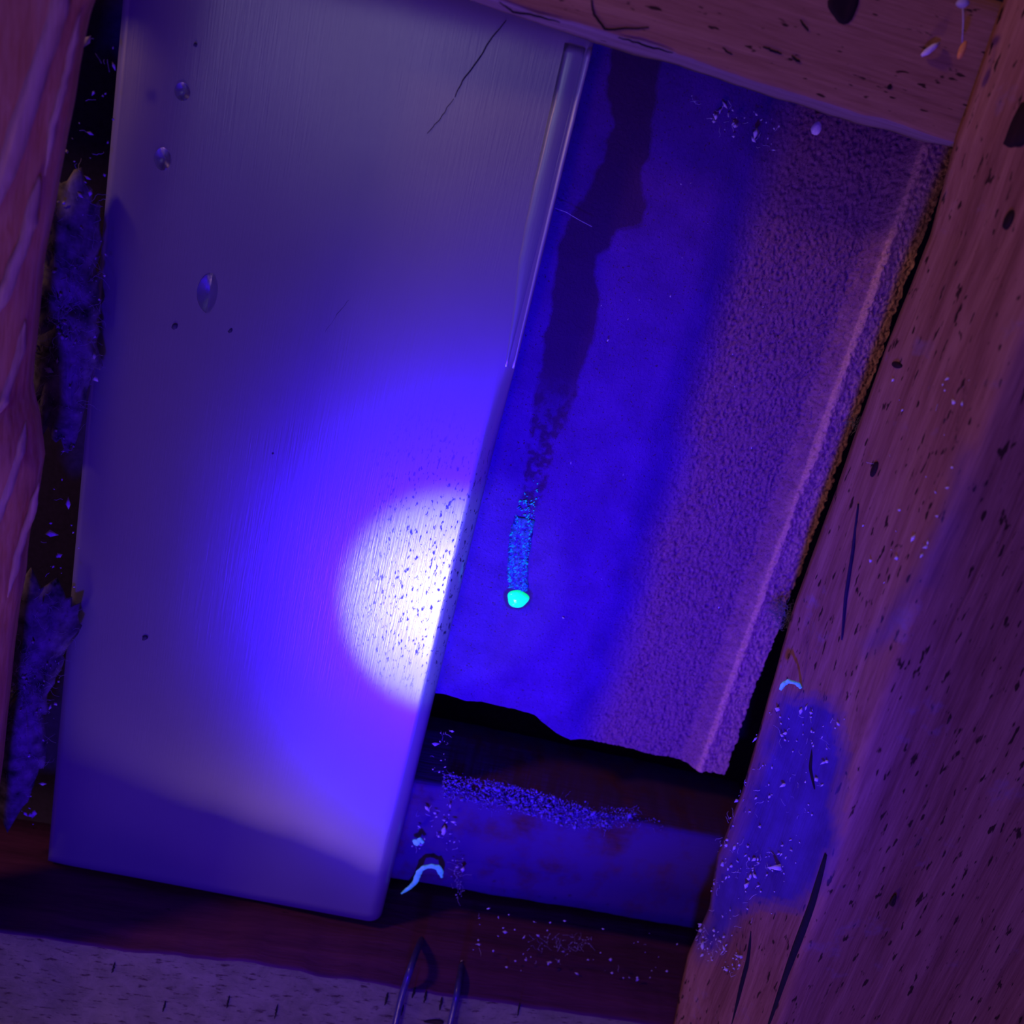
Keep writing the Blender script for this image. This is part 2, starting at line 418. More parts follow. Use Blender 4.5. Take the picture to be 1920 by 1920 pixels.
for nm, arr in (('wet', wet), ('coarse', coarse(gx, gy)), ('ridge', np.clip(np.exp(-((gx - .1395 - .0015 * fbm(gy * 30, 0 * gy, 8)) / .0028) ** 2) * .8 + .55 * (gx > .137) + .35 * fbm(gx * 260, gy * 260, 44), 0, 1) * (gx > .128))):
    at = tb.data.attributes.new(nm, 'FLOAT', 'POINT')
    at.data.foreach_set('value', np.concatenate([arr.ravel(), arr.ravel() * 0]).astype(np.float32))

# ------------------------------------------------------------------ smooth metal sheet on the left
ZP = .014
panel = thing('metal_sheet', 'large smooth satin metal sheet with a bright torch glare at its right edge', 'metal sheet', (-.10, -.02, .01))
xl, xr = -.2040, -.0165
LEAN = .10
def PP(px, py, dz=0):
    """photo pixel -> point on the slightly leaning sheet"""
    z = ZP
    for _ in range(4): q = P(px, py, z + dz); z = ZP + LEAN * (q[0] - xr)
    return P(px, py, z + dz)
prof = [(0, 0)] + [(s, 0) for s in np.linspace(.02, .93, 40)]
xs, zs = [], []
for s in np.linspace(0, 1, 60):
    xs.append(xl + (xr - .0085 - xl) * s); zs.append(ZP)
for a in np.linspace(0, math.pi / 2, 10)[1:]:
    xs.append(xr - .0085 + .0085 * math.sin(a)); zs.append(ZP - .0095 * (1 - math.cos(a)))
xs, zs = np.array(xs), np.array(zs)
yv = np.linspace(-.2495, .2130, 92)
PX = xs[:, None] + 0 * yv[None]; PY = yv[None] + 0 * xs[:, None]
PY = PY - .0070 * np.clip((xr - PX) / .18, 0, 1) * np.clip(-PY / .25, 0, 1)
curl = np.clip((P(958, 690, ZP)[1] + .012 - PY) / .05, .12, 1)
PZ0 = ZP + (zs[:, None] - ZP) * curl
wav = .0012 * np.cos((PY + .02) * 9) * np.clip((PX - xl) / .05, 0, 1) - .0008 * np.clip(1 - (PX - xl) / .01, 0, 1)
PZ = PZ0 + wav * 0.5 + LEAN * (PX - xr)
fr = np.stack([PX, PY, PZ], -1); bk = fr.copy(); bk[..., 2] -= .0016; bk[-9:, :, 0] -= .0012
bk[-9:, :, 2] += .0012
mesh('sheet', *slab(fr, bk), M_PANEL, panel)
# folded hem and bright edge along the upper right side
yh0, yh1 = P(958, 690, ZP)[1], .2025
hy = np.linspace(yh0, yh1, 40)
rings = []
for i, y in enumerate(hy):
    w = .0085 * min(1, .35 + i / 22) + .0006 * float(fbm(y * 60, 0, 41)); zt = ZP + .00025
    xr_ = xr - .0026
    rings.append([(xr_ - w, y, ZP - .0004 - LEAN * w), (xr_ - w + .0020, y, zt - LEAN * (w - .002)), (xr_ - .0012, y, zt - .0003), (xr_, y, zt - .0011), (xr_, y, ZP - .003)])
mesh('folded_hem', *loft(rings), M_HEM, panel)
bp = [(xr - .0010 + .0002 * float(fbm(y * 40, 0, 42)), y, ZP - .0007) for y in hy]
tag(mesh('edge_bead', *tube(bp, np.linspace(.0005, .0011, len(bp)), 8), M_BEAD, panel), 'bright thin edge line')
# scratches (thin, slightly recessed looking dark lines)
def scratch(pts, r):
    q = [PP(x, y, .0003) for x, y in pts]; q = np.array(q)
    t = np.linspace(0, 1, len(q)); tt = np.linspace(0, 1, 18)
    w = np.stack([np.interp(tt, t, q[:, k]) for k in range(3)], 1); w[:, 0] += .0006 * fbm(tt * 9, tt * 0, int(pts[0][0]))
    mesh('scratch', *tube(w, r * (.5 + .5 * np.sin(np.linspace(.2, 2.9, 18))), 5), M_CRACK, panel)
scratch([(948, 38), (915, 82), (870, 148), (852, 182)], .00022)
scratch([(850, 185), (825, 222), (800, 250)], .00012)
scratch([(655, 562), (630, 592), (600, 640)], .00014)
# little dirt marks on the sheet
for x, y, r, e in ((366, 84, .0007, 1.2), (328, 612, .0011, 1.5), (432, 620, .0007, 1.8), (272, 1196, .0012, 1.4), (512, 850, .0006, 1)):
    b = Bag(); p = PP(x, y, .0004); speck(b, p, r, e, 1.1, True); b.build('dirt_spot', M_DIRT, panel)

# ------------------------------------------------------------------ water drops on the sheet
def drop(px, py, rx, ry, label):
    a = np.linspace(0, 2 * math.pi, 25)[:-1]; p = PP(px, py, .0004); rings = []
    for k in range(8):
        q = (k / 7) * math.pi / 2; s, h = max(math.cos(q), .02), math.sin(q)
        rings.append([(p[0] + rx * s * math.cos(t) * (1 + .06 * math.cos(2 * t)), p[1] + ry * s * math.sin(t), p[2] + .00045 * h) for t in a])
    o = mesh('water_drop', *loft(rings), M_WATER, None, p)
    tag(o, label, 'water drop', 'water drops on the metal sheet')
drop(393, 550, .0052, .0088, 'largest oval water drop on the left half of the metal sheet')
drop(305, 298, .0034, .0046, 'small round water drop on the metal sheet above the largest oval drop')
drop(342, 172, .0030, .0036, 'faint small water drop, topmost on the metal sheet')

# ------------------------------------------------------------------ beams
def beam_x(name, mat, parent, xs, yfront, yback, zf, zb, depth, up, seed, rough=.0006, bev=.0025, fm=None, mats=None):
    """prism along x. yfront/yback: y of the visible lower (or upper) arris at the front/back plane; `up` = +1 body extends to +y"""
    rings = []
    for i, x in enumerate(xs):
        j = lambda k: rough * float(fbm(x * 70, k * 9.1, seed, 4))
        yf, yb = float(yfront(x)) + j(0) , float(yback(x)) + j(1)
        r = []
        for q in np.linspace(0, 1, 5)[:-1]: r.append((x, yb + (yf - yb) * q * .94, zb + (zf - bev - zb) * q))
        for a in (0, .33, .66, 1):
            t = a * math.pi / 2
            r.append((x, yf + up * bev * (1 - math.cos(t)), zf - bev + bev * math.sin(t)))
        for k, q in enumerate(np.linspace(.1, 1, 7)):
            r.append((x, yf + up * (bev + (depth - bev) * q), zf + .5 * j(3 + k)))
        r.append((x, yf + up * depth, zb))
        rings.append(r)
    V, F = loft(rings)
    return mesh(name, V, F, mat, parent, smooth=True, mats=mats, fmat=fm(len(rings), len(rings[0]), len(F)) if fm else None)

# upper batten
top = thing('batten', 'purplish brown upper batten with a torch-lit lower edge, crossing above the rough tile', 'batten', (.0, .225, .02))
xs = np.linspace(-.42, .26, 260)
yf = interp([(930, -2), (1060, 36), (1200, 76), (1330, 122), (1450, 165), (1600, 208), (1770, 262)], .040, 0)
yb = interp([(840, -2), (1110, 93), (1320, 150), (1530, 225), (1770, 282)], .0045, 0)
def fm_top(n, k, nf):
    idx = [0] * nf
    for i in range(n - 1):
        for j in range(5): idx[i * k + j] = 1
    return idx
beam_x('timber', M_WOOD_TOP, top, xs, yf, lambda x: max(yb(x), .2035), .040, .015, .050, 1, 51, .0010, .0015, fm_top, [M_LIT_LIP])
def knot(name, parent, px, py, z, rx, ry, ang=0, mat=None):
    p = P(px, py, z); a = np.linspace(0, 2 * math.pi, 21)[:-1]; rings = []
    for s, h in ((1, -.0006), (.9, .0002), (.6, .0004), (.2, .0001)):
        rg = []
        for t in a:
            wv = 1 + .12 * math.sin(3 * t + px) ; x, y = rx * s * wv * math.cos(t), ry * s * wv * math.sin(t)
            rg.append((p[0] + x * math.cos(ang) - y * math.sin(ang), p[1] + x * math.sin(ang) + y * math.cos(ang), z + h))
        rings.append(rg)
    return mesh(name, *loft(rings), mat or M_KNOT, parent)
knot('knot', top, 1582, 12, .0402, .0062, .0058)
knot('knot', top, 1668, 163, .0402, .0010, .0010)
def crack(parent, pts, z, r, mat=M_CRACK, name='crack', wob=.0004):
    q = np.array([P(x, y, z) for x, y in pts]); n = 24; t = np.linspace(0, 1, len(q)); tt = np.linspace(0, 1, n)
    w = np.stack([np.interp(tt, t, q[:, k]) for k in range(3)], 1)
    w[:, :2] += wob * np.stack([fbm(tt * 11, tt * 0, int(pts[0][0])), fbm(tt * 11, tt * 0 + 5, int(pts[0][1]))], 1)
    return mesh(name, *tube(w, r * (.35 + .65 * np.sin(np.linspace(.15, 3.0, n))), 5), mat, parent)
crack(top, [(1108, -4), (1113, 28), (1135, 55), (1215, 52)], .0402, .0004)
crack(top, [(935, 4), (960, 22), (1010, 30), (1050, 42)], .0402, .0004)
crack(top, [(1160, 70), (1210, 85), (1262, 100)], .0402, .0004)
crack(top, [(1430, 88), (1450, 95), (1465, 102)], .0402, .0004)
crack(top, [(1500, 38), (1508, 50), (1515, 58)], .0402, .0004)
crack(top, [(1485, 105), (1492, 112), (1500, 116)], .0402, .0005)
crack(top, [(1355, 90), (1362, 96), (1372, 102)], .0402, .0003)

# lower batten
low = thing('batten', 'lower batten with a shaded dark reddish side and a pale flaking front face, below the metal sheet', 'batten', (.0, -.28, .02))
xs = np.linspace(-.42, .40, 300)
yfl = interp([(-60, 1735), (0, 1745), (200, 1775), (330, 1787), (480, 1803), (620, 1828), (750, 1850), (900, 1872), (1040, 1893), (1190, 1915), (1300, 1932)], .0400, 0)
def fm_low(n, k, nf):
    idx = [0] * nf
    for i in range(n - 1):
        for j in range(7, 14): idx[i * k + j] = 1
    return idx
beam_x('timber', M_WOOD_SHADED, low, xs, yfl, lambda x: -.2505 - .0078 * min(max((-.0165 - x) / .18, 0), 1), .0400, -.035, .070, -1, 61, .0016, .0016, fm_low, [M_PALE])
knot('knot', low, 815, 1916, .0403, .0060, .0018, .1)
for k, (x, y) in enumerate(((778, 1862), (800, 1868), (829, 1880), (756, 1895), (727, 1872), (975, 1890), (310, 1888), (430, 1878), (520, 1895), (215, 1815))):
    crack(low, [(x, y - 10), (x - 2, y), (x - 5, y + 9 + 3 * (k % 3))], .0403, .0007 if k < 5 else .0005)

# board behind, below the rough tile
mid = thing('dusty_board', 'dusty dark board below the rough tile, lint along its upper edge', 'board', (.07, -.19, -.02))
xs = np.linspace(-.024, .185, 120)
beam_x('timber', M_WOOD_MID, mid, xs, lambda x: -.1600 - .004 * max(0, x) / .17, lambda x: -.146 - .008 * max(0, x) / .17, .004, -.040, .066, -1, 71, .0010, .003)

# right rafter
raf = thing('rafter', 'big purple brown right-hand rafter with long grain and a sharp lit corner', 'rafter', (.17, -.05, .09))
ys = np.linspace(-.52, .46, 520); rings = []
ZR = .106
arris = interp([(1400, 2060), (1452, 1920), (1500, 1790), (1553, 1640), (1640, 1330), (1730, 1080), (1810, 880), (1900, 640)], ZR, 1)
rbase = interp([(1180, 2150), (1262, 1920), (1290, 1790), (1330, 1700), (1345, 1600), (1392, 1480), (1442, 1300), (1490, 1130), (1572, 900), (1662, 650), (1745, 440), (1790, 260), (1880, 0), (1960, -200)], .0415, 1)
def r_side(y, q):
    """point of the rafter's left face, q = 0 at the battens .. 1 at the corner"""
    x0 = float(rbase(y)); x1 = max(float(arris(y)), x0 + .004)
    return x0 + (x1 - x0) * q, y, .0415 + (ZR - .004 - .0415) * q
for y in ys:
    j = lambda k, a=.0007: a * float(fbm(y * 18, k * 7.3, 81, 4))
    r = []
    for q in np.linspace(0, 1, 26):
        p_ = r_side(y, q); r.append((p_[0] + j(q * 9) + (.0008 * float(fbm(y * 6, q * 30, 83, 3)) if .05 < q < .95 else 0), p_[1], p_[2]))
    xa = r[-1][0]
    for a in (.33, .66, 1):
        t = a * math.pi / 2; r.append((xa + .004 * (1 - math.cos(t)), y, ZR - .004 + .004 * math.sin(t)))
    for k, q in enumerate(np.linspace(.06, 1, 16)): r.append((xa + .004 + .150 * q, y, ZR + 1.2 * j(20 + 3 * k)))
    r.append((xa + .154, y, .0415))
    rings.append(r)
Vr, Fr = loft(rings)
ro = mesh('timber', Vr, Fr, M_RAFTER, raf)
FILM = [(1462, 1300), (1500, 1308), (1572, 1312), (1580, 1420), (1566, 1560), (1552, 1650), (1500, 1700), (1400, 1700), (1330, 1800), (1310, 1760), (1335, 1660), (1400, 1500), (1430, 1400)]
ppx, ppy = proj(Vr[:, 0], Vr[:, 1], Vr[:, 2]); jx = 16 * fbm(Vr[:, 1] * 70, Vr[:, 2] * 70, 84); jy = 16 * fbm(Vr[:, 1] * 70, Vr[:, 2] * 70, 85)
film = sum(inside(FILM, ppx + jx + a, ppy + jy + b) for a in (-14, 0, 14) for b in (-14, 0, 14)) / 9
SMEAR = [(1810, 830), (1825, 850), (1785, 1000), (1730, 1110), (1640, 1230), (1615, 1210), (1690, 1110), (1755, 980)]
film = np.maximum(film, .45 * sum(inside(SMEAR, ppx + .5 * jx + a, ppy + jy + b) for a in (-12, 0, 12) for b in (-12, 0, 12)) / 9)
at = ro.data.attributes.new('film', 'FLOAT', 'POINT'); at.data.foreach_set('value', film.astype(np.float32))

# left rafter with split strips
rl = thing('rafter', 'split orange brown timber at the left edge, its grain torn into strips', 'rafter', (-.24, .1, .07))
ledge = interp([(172, -60), (150, 0), (128, 120), (105, 260), (85, 380), (62, 500), (48, 620), (36, 740), (52, 800), (62, 880), (45, 980), (30, 1070), (10, 1200), (-20, 1500), (-60, 1900)], .060, 1)
LIT_SLANT = ((.005, .006), (.010, .009), (.016, .014), (.022, .017), (.030, .022), (.038, .025), (.046, .029), (.058, .031), (.07, .031))  # timber face shaped aslant to catch the fill light
ys = np.linspace(-.45, .40, 260); rings = []
for y in ys:
    j = lambda k, a=.0012: a * float(fbm(y * 26, k * 5.7, 91, 4))
    xe = float(ledge(y)) + j(0)
    r = [(xe - .004, y, .0405), (xe, y, .056 + j(1))]
    for k, (dx, dz) in enumerate(LIT_SLANT):
        r.append((xe - dx + j(2 + k), y, .056 + dz + j(12 + k, .0018)))
    r.append((xe - .07, y, .0405)); rings.append(r)
mesh('timber', *loft(rings), M_RAFTER_L, rl)
def on_slant(px, py):
    z = .065
    for _ in range(6):
        q = P(px, py, z); z = .056 + float(np.interp(float(ledge(q[1])) - q[0], [0] + [w[0] for w in LIT_SLANT], [0] + [w[1] for w in LIT_SLANT])) + .0008
    return P(px, py, z)
def splinter(pts, z, r):
    q = np.array([on_slant(x, y) for x, y in pts]); n = 30; t = np.linspace(0, 1, len(q)); tt = np.linspace(0, 1, n)
    w = np.stack([np.interp(tt, t, q[:, k]) for k in range(3)], 1); w[:, 0] += .0008 * fbm(tt * 8, tt * 0, int(pts[0][1]) + 3)
    rr = .8 * r * np.minimum(1, np.minimum(np.linspace(.1, 5, n), np.linspace(5, .1, n))) * (1 + .25 * fbm(tt * 7, tt * 0, int(pts[0][0]) + 60))
    V, F = loft([[p + k * np.array(d) for d in ((-1.1, 0, 0), (-.5, 0, .45), (.1, 0, .62), (.5, 0, .30), (1, 0, -.2), (0, 0, -.9))] for p, k in zip(w, rr)])
    tag(mesh('splinter', V, F, M_SPLINT, rl), 'pale lifted strip of wood')
M_SPLINT = wood('pale_split_wood', 1, (.46, .24, .11), (.66, .40, .24), (.74, .50, .34), .85)
splinter([(125, -60), (112, -10), (96, 60), (62, 160), (28, 260), (6, 330), (-20, 420)], .082, .0042)
splinter([(74, 330), (60, 400), (38, 470), (14, 530), (-12, 600)], .076, .0030)
splinter([(150, 20), (128, 120), (104, 210), (84, 330)], .074, .0016)
splinter([(46, 600), (40, 650), (24, 700), (8, 745), (-10, 790)], .071, .0022)
splinter([(50, 790), (36, 850), (18, 910), (2, 955), (-14, 1010)], .070, .0022)
splinter([(72, 905), (58, 960), (42, 1010), (28, 1060), (14, 1120)], .065, .0020)
def side_pts(pts, off=.0006):
    """points of the right rafter's left face on the sight lines of photo pixels"""
    out = []
    qs = np.linspace(0, 1, 120)
    for x, y in pts:
        h = np.array([P(x, y, z_) for z_ in .0415 + (ZR - .0455) * qs])
        k = int(np.argmin([abs(h[i, 0] - r_side(h[i, 1], qs[i])[0]) for i in range(120)]))
        q = r_side(h[k, 1], qs[k]); out.append((q[0] - off, q[1], q[2]))
    return np.array(out)
# marks on the right rafter
for x, y, z, rx, ry, a in ((1912, 232, .085, .0075, .0055, .4), (1892, 412, .08, .0014, .0024, 0), (1682, 684, .052, .0022, .0009, .3), (1641, 880, .056, .0012, .0024, .5), (1675, 1690, ZR, .0012, .0034, .1)):
    if z < ZR:   # on the side face
        n_, yy, h = side_pts([(x, y)], 0)[0]; aa = np.linspace(0, 2 * math.pi, 15)[:-1]
        rings = [[(n_ - dz, yy + ry * s * 1.6 * math.cos(t), h + rx * s * 1.6 * math.sin(t)) for t in aa] for s, dz in ((1, -.001), (.85, .0008), (.3, .0010))]
        mesh('knot', *loft(rings), M_KNOT, raf)
    else: knot('knot', raf, x, y, z + .001, rx, ry, a)
w = side_pts([(1612, 945), (1600, 1040), (1588, 1120), (1580, 1200)]); tt = np.linspace(0, 1, 20)
w = np.stack([np.interp(tt, np.linspace(0, 1, 4), w[:, k]) for k in range(3)], 1)
mesh('crack', *tube(w, .0008 * (.3 + .7 * np.sin(np.linspace(.2, 3, 20))), 6), M_SOFT, raf)
def groove(pts, r):
    w = side_pts(pts, -.0007); w = np.stack([np.interp(tt, np.linspace(0, 1, len(pts)), w[:, k]) for k in range(3)], 1)
    mesh('crack', *tube(w, r * (.3 + .7 * np.sin(np.linspace(.3, 2.9, 20))), 6), M_GROOVE, raf)
M_GROOVE = plain('dusty_groove', (.008, .003, .014), .9)
groove([(1408, 1745), (1402, 1800), (1385, 1870), (1365, 1950)], .0018)
groove([(1548, 1600), (1520, 1700), (1480, 1810), (1440, 1930)], .0022)
groove([(1600, 1700), (1560, 1790), (1500, 1890), (1470, 1950)], .0008)
w = side_pts([(1526, 1395), (1522, 1440), (1528, 1480)]); w = np.stack([np.interp(tt, np.linspace(0, 1, 3), w[:, k]) for k in range(3)], 1)
w[:, 0] += .0006; mesh('crack', *tube(w, .0013 * np.sin(np.linspace(.3, 2.9, 20)), 6), M_CRACK, raf)

# ------------------------------------------------------------------ the dye leak
dye = thing('dye_leak', 'glowing green dye drop at the end of its blue speckled run down the rough tile', 'dye leak', P(971, 1120, .001))
run = [(1010, 880, 22), (1000, 920, 24), (985, 960, 24), (978, 1000, 23), (972, 1040, 23), (970, 1075, 24), (971, 1105, 22)]
RP = np.array([P(x, y, 0)[:2] for x, y, _ in run]); RW = np.array([w for *_, w in run]) * .00025
ry_ = np.linspace(RP[:, 1].max(), RP[:, 1].min(), 60)
rc = np.interp(ry_, RP[::-1, 1], RP[::-1, 0]); rw = np.interp(ry_, RP[::-1, 1], RW[::-1]) * (.85 + .25 * fbm(ry_ * 120, ry_ * 0, 3)) * np.clip(np.linspace(.2, 3, 60), 0, 1)
tt = np.linspace(-1, 1, 14)
FX = rc[:, None] + rw[:, None] * tt[None] + .0006 * fbm(ry_ * 300, ry_ * 0, 5)[:, None]; FY = ry_[:, None] + 0 * tt[None]
FZ = tile_z(FX, FY) + .00025 + .0006 * np.sqrt(1 - tt ** 2)[None]
fr = np.stack([FX, FY, FZ], -1); bk = fr.copy(); bk[..., 2] = tile_z(FX, FY) - .0004
sel = slice(24, 60)
mesh('dye_run', *slab(fr[sel], bk[sel]), M_FILM, dye)
b = Bag()
for _ in range(520):
    t = RNG.uniform(0, 1) ** .6; y = ry_[0] + (ry_[-1] - ry_[0]) * t; c = np.interp(-y, -ry_, rc); w_ = np.interp(-y, -ry_, rw)
    if RNG.uniform() > .1 + 1.6 * t: continue
    x = c + w_ * RNG.uniform(-1, 1) * .95
    speck(b, (x, y, float(tile_z(x, y)) + .0007), RNG.uniform(.00018, .00055), RNG.uniform(1, 2.6), RNG.normal(.9, .35))
b.build('dye_grains', M_GRAIN, dye)['kind'] = 'stuff'
p = P(971, 1121, .0); zc = float(tile_z(p[0], p[1]))
a = np.linspace(0, 2 * math.pi, 33)[:-1]; rings = []
for k in range(10):
    q = k / 9 * math.pi / 2; s, h = max(math.cos(q) ** .8, .02), math.sin(q)
    rg = []
    for t_ in a:
        rr = .0056 * (1 + .05 * math.sin(3 * t_ + .6) + .03 * math.sin(5 * t_))
        yy = .92 if math.sin(t_) < 0 else .80
        rg.append((p[0] + rr * s * math.cos(t_), p[1] + rr * yy * s * math.sin(t_) - .0006 * h, zc - .0004 + .0036 * h))
    rings.append(rg)
tag(mesh('droplet', *loft(rings), M_DYE, dye), 'glowing green bead hanging at the lower end')

# ------------------------------------------------------------------ cables
def cable(pts, r, label):
    q = np.array([P(x, y, z) for x, y, z in pts]); n = 40; t = np.linspace(0, 1, len(q)); tt = np.linspace(0, 1, n)
    w = np.stack([np.interp(tt, t, q[:, k]) for k in range(3)], 1)
    for _ in range(12): w[1:-1] = .5 * w[1:-1] + .25 * (w[:-2] + w[2:])
    o = mesh('cable', *tube(w, r, 12), M_CABLE, None, tuple(w[-1]))
    tag(o, label, 'cable', 'thin cables over the lower batten')
cable([(803, 1732, -.025), (784, 1776, .026), (768, 1820, .0428), (752, 1870, .0432), (738, 1935, .0432), (722, 2010, .0432)], .0019, 'left of the two thin blue cables crossing the pale face of the lower batten')
cable([(869, 1752, -.025), (865, 1815, .028), (857, 1862, .0428), (850, 1895, .0432), (841, 1935, .0432), (828, 2010, .0432)], .0018, 'right of the two thin blue cables crossing the pale face of the lower batten')

# ------------------------------------------------------------------ paint flakes
def flake(name, path, label, cat='flake'):
    """curled ribbon of paint: rows of (px, py, half width px, z)"""
    fr = []; pa = np.array(path, float); tq = np.linspace(0, len(pa) - 1, 4 * len(pa)); path = np.stack([np.interp(tq, np.arange(len(pa)), pa[:, k]) for k in range(4)], 1)
    for i, (x, y, hw, z) in enumerate(path):
        q0 = np.array(path[max(i - 1, 0)][:2]); q1 = np.array(path[min(i + 1, len(path) - 1)][:2]); d = unit(q1 - q0); nrm = np.array([-d[1], d[0]])
        row = []
        for s in (-1, -.3, .3, 1):
            e = .72 * hw * s * (1 + .5 * float(fbm(i * .45, s * 3.1, 97, 3))); row.append(P(x + nrm[0] * e, y + nrm[1] * e, z + .0007 * (1 - s * s) + .0003 * RNG.standard_normal()))
        fr.append(row)
    fr = np.array(fr); bk = fr.copy(); bk[..., 2] -= .0003
    o = mesh(name, *slab(fr, bk), M_PAINT, None, tuple(fr[len(fr) // 2, 1])); return tag(o, label, cat)
flake('paint_flake', [(752, 1676, 2, .008), (768, 1664, 5, .009), (781, 1650, 7, .010), (785, 1636, 8, .011), (793, 1627, 6, .012), (808, 1624, 5, .011), (822, 1627, 6, .010), (826, 1636, 7, .009), (829, 1646, 3, .008)],
      'long curled cyan paint strip hanging by the bottom right corner of the metal sheet')
flake('paint_flake', [(774, 1576, 3, .008), (781, 1580, 8, .009), (788, 1574, 4, .010), (794, 1581, 4, .009)], 'tiny cyan paint crumb above the long curled strip')
zs_ = .062
flake('paint_flake', [(1463, 1294, 4, zs_), (1469, 1282, 6, zs_ + .002), (1478, 1278, 5, zs_ + .002), (1490, 1280, 4, zs_ + .002), (1498, 1284, 7, zs_ + .001), (1502, 1291, 3, zs_)],
      'broken cyan paint flake stuck on the left side of the right-hand rafter')

# ------------------------------------------------------------------ insects, husks
def blob(name, px, py, z, rx, ry, mat, label, cat, parent=None):
    p = P(px, py, z); V = ICO_V * np.array([rx, ry, min(rx, ry)]) * (1 + .06 * RNG.standard_normal((len(ICO_V), 1)))
    o = mesh(name, V + np.array(p), ICO_F, mat, parent, p)
    if label: tag(o, label, cat)
    return o
blob('cocoon', 1531, 240, .006, .0022, .0030, M_COCOON, 'small white cocoon tucked under the upper batten', 'cocoon')
husk = thing('hanging_husk', 'tiny amber husk hanging on a thread in front of the upper batten', 'husk', P(1805, 95, .052))
blob('husk', 1804, 94, .052, .0013, .0034, M_AMBER, None, None, husk)
blob('thread_knot', 1805, 5, .052, .0024, .0018, M_WEB, None, None, husk)
mesh('thread', *tube([P(1805, 5, .052), P(1806, 40, .053), P(1804, 80, .052)], .00025, 5), M_WEB, husk)
flk = np.array([P(1728, 104, .0415), P(1738, 97, .043), P(1750, 88, .043), P(1761, 81, .0415)])
tag(mesh('fluff', *tube(flk, [.0007, .0013, .0012, .0005], 7), M_DUST, None, tuple(flk[1])), 'short pale streak of fluff on the upper batten, left of the amber husk', 'fluff')

# ------------------------------------------------------------------ dust, lint and cobwebs
def lint(name, label, areas, mat=M_DUST, cat='lint'):
    """areas: (polygon, z function or value, specks, fibres, speck radius)"""
    b = Bag()
    for poly, zf, ns, nf, r in areas:
        for x, y in spread(poly, ns + nf):
            q = side_pts([(x, y)], .0004)[0] if zf == 'side' else P(x, y, zf + RNG.uniform(0, .002))
            if ns > 0: speck(b, q, r * RNG.lognormal(0, .5), RNG.uniform(1, 2.5)); ns -= 1
            else: fibre(b, q, RNG.uniform(.002, .006), .00009)
    o = b.build(name, mat, None, tuple(np.mean(b.v[0], 0)))
    return tag(o, label, cat, kind='stuff')
lint('lint', 'pale specks of lint in the dark gap left of the metal sheet',
     [([(165, 40), (225, 60), (205, 330), (195, 700), (110, 760), (60, 700), (75, 480), (130, 250)], .008, 44, 14, .00055),
      ([(110, 840), (150, 860), (165, 960), (110, 1300), (60, 1580), (30, 1500), (70, 1150)], .008, 40, 10, .0005)])
lint('lint', 'bright blue lint stuck along the left face of the right-hand rafter',
     [([(1430, 1310), (1590, 1340), (1560, 1420), (1480, 1680), (1380, 1800), (1310, 1780), (1340, 1600), (1390, 1420)], 'side', 110, 60, .0005),
      ([(1300, 1720), (1400, 1800), (1380, 1830), (1310, 1790)], 'side', 50, 25, .0005),
      ([(1350, 1580), (1470, 1580), (1470, 1640), (1360, 1650)], 'side', 30, 20, .0006)])
lint('lint', 'scattered faint dust specks on the upper part of the right-hand rafter',
     [([(1660, 690), (1830, 680), (1780, 1000), (1650, 1150), (1600, 1100)], 'side', 26, 6, .0005)])
lint('lint', 'blue specks between the metal sheet and the dusty board',
     [([(815, 1370), (850, 1370), (835, 1440), (810, 1460)], .006, 14, 6, .0004),
      ([(785, 1510), (850, 1500), (870, 1600), (870, 1680), (850, 1680), (830, 1590), (770, 1600)], .006, 36, 14, .0005)])
lint('lint', 'faint specks scattered down the dark gap above the lower batten',
     [([(880, 1690), (1280, 1760), (1260, 1860), (1000, 1850), (860, 1830)], .020, 70, 14, .0005)])
lint('lint', 'fluffy bright lint ledge along the upper edge of the dusty board',
     [([(830, 1450), (960, 1470), (1140, 1525), (1150, 1550), (1080, 1555), (940, 1512), (830, 1496)], .0035, 1700, 200, .00036), ([(1130, 1515), (1200, 1510), (1180, 1550), (1120, 1560)], .0035, 120, 40, .0003), ([(815, 1440), (900, 1455), (1250, 1540), (1240, 1560), (900, 1520)], .0035, 250, 60, .0003)], M_LINT)
lint('lint', 'sparse specks on the rough tile just under the upper batten',
     [([(1290, 170), (1340, 185), (1480, 225), (1470, 290), (1390, 270), (1310, 210)], .001, 34, 14, .0004),
      ([(1100, 250), (1500, 420), (1350, 1150), (1050, 1200)], .001, 26, 0, .00026)])

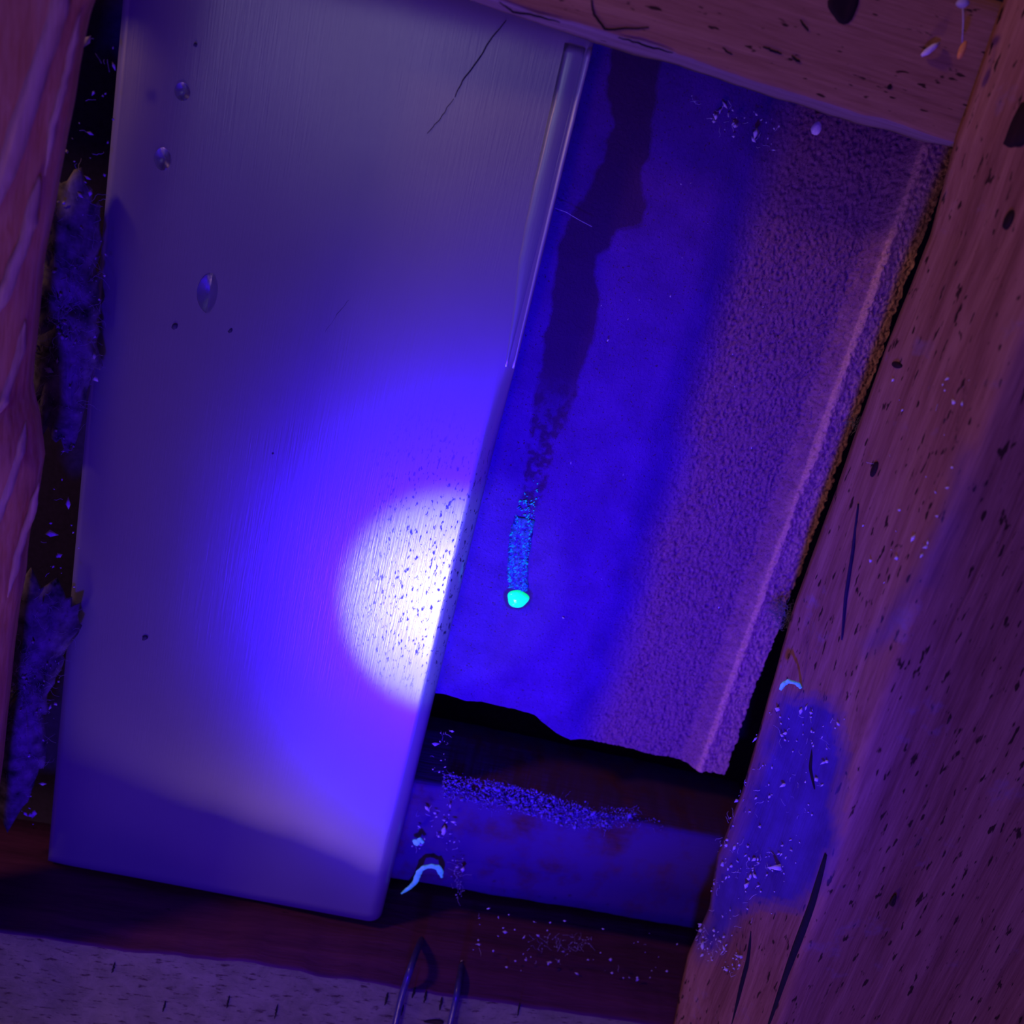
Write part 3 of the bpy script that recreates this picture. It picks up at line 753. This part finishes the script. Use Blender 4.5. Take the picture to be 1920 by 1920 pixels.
# matted dust left of the sheet, ragged sheets of wool
def mat_dust(label, outline, z, seed):
    c = np.mean(outline, 0); rings = []; n = 90
    o_ = np.array(outline + [outline[0]], float); d = np.concatenate([[0], np.cumsum(np.linalg.norm(np.diff(o_, axis=0), axis=1))])
    ts = np.linspace(0, d[-1], n + 1)[:-1]; bx, by = np.interp(ts, d, o_[:, 0]), np.interp(ts, d, o_[:, 1])
    rag = 1 + .30 * fbm(ts * .035, ts * 0, seed, 6)
    for s in (1.0, .97, .9, .8, .68, .55, .42, .3, .18, .06):
        px, py = c[0] + (bx - c[0]) * s * rag, c[1] + (by - c[1]) * s * rag
        h = fbm(px * .03, py * .03, seed + 2, 5)
        rings.append([P(x, y, z + .007 * (1 - s ** 6) * (1 + .9 * hh)) for x, y, hh in zip(px, py, h)])
    r0 = [(q[0], q[1], z - .001) for q in rings[0]]
    t = thing('dust_mat', label, 'dust', P(c[0], c[1], z))
    mesh('wool', *loft([r0] + rings), M_WOOL, t)
    b = Bag()
    for i in range(420):
        k = RNG.integers(1, len(rings)); q = rings[k][RNG.integers(0, n)]
        fibre(b, q, RNG.uniform(.003, .010), .00008, 1.2)
    for i in range(45):
        k = RNG.integers(0, len(rings)); speck(b, np.array(rings[k][RNG.integers(0, n)]) + [0, 0, .001], .0005 * RNG.lognormal(0, .5), 1.5)
    b.build('fibres', M_WEB, t)['kind'] = 'stuff'
mat_dust('ragged grey dust mat between the split timber and the metal sheet', [(90, 360), (170, 330), (195, 440), (185, 560), (180, 690), (165, 760), (120, 850), (75, 800), (45, 700), (55, 560), (70, 440)], .004, 5)
mat_dust('bluish dust mat at the left edge below the split timber', [(-30, 1090), (60, 1075), (120, 1100), (140, 1180), (95, 1300), (80, 1420), (50, 1520), (-30, 1530), (-80, 1300)], .004, 9)

def tuft(px, py, z, r, label, n=70):
    b = Bag(); p = np.array(P(px, py, z))
    for _ in range(n): fibre(b, p + RNG.standard_normal(3) * r * .35, RNG.uniform(.6, 1.6) * r, .00009, 1.6)
    tag(b.build('lint_tuft', M_TUFT, None, tuple(p)), label, 'lint tuft')
tuft(1602, 795, .004, .0042, 'small fibrous tuft on the right edge of the rough tile, upper one', 40)
tuft(1466, 1150, .006, .0075, 'larger greenish lint tuft on the lower right edge of the rough tile', 130)
def web(label, px, py, z, w, h, n):
    b = Bag()
    for _ in range(n):
        q = P(px + RNG.normal(0, w), py + RNG.normal(0, h), z + RNG.uniform(0, .003)); fibre(b, q, RNG.uniform(.002, .008), .00006, .7)
        speck(b, q, .0003, 1.6)
    tag(b.build('cobweb', M_WEB, None, P(px, py, z)), label, 'cobweb')
web('wispy cobweb hanging beside the long curled paint strip', 860, 1650, .010, 6, 26, 24)
web('larger cobweb knot in the middle of the dark gap above the lower batten', 1075, 1765, .022, 16, 10, 24)
web('smaller cobweb wisp left of the larger knot in the dark gap', 1025, 1765, .022, 14, 8, 18)
strand = np.array([P(x, y, .006) for x, y in ((1040, 390), (1062, 398), (1085, 412), (1110, 425))])
tag(mesh('cobweb_strand', *tube(strand, .00012, 5), M_DUST, None, tuple(strand[0])), 'single thin web thread across the dark wet streak', 'cobweb')
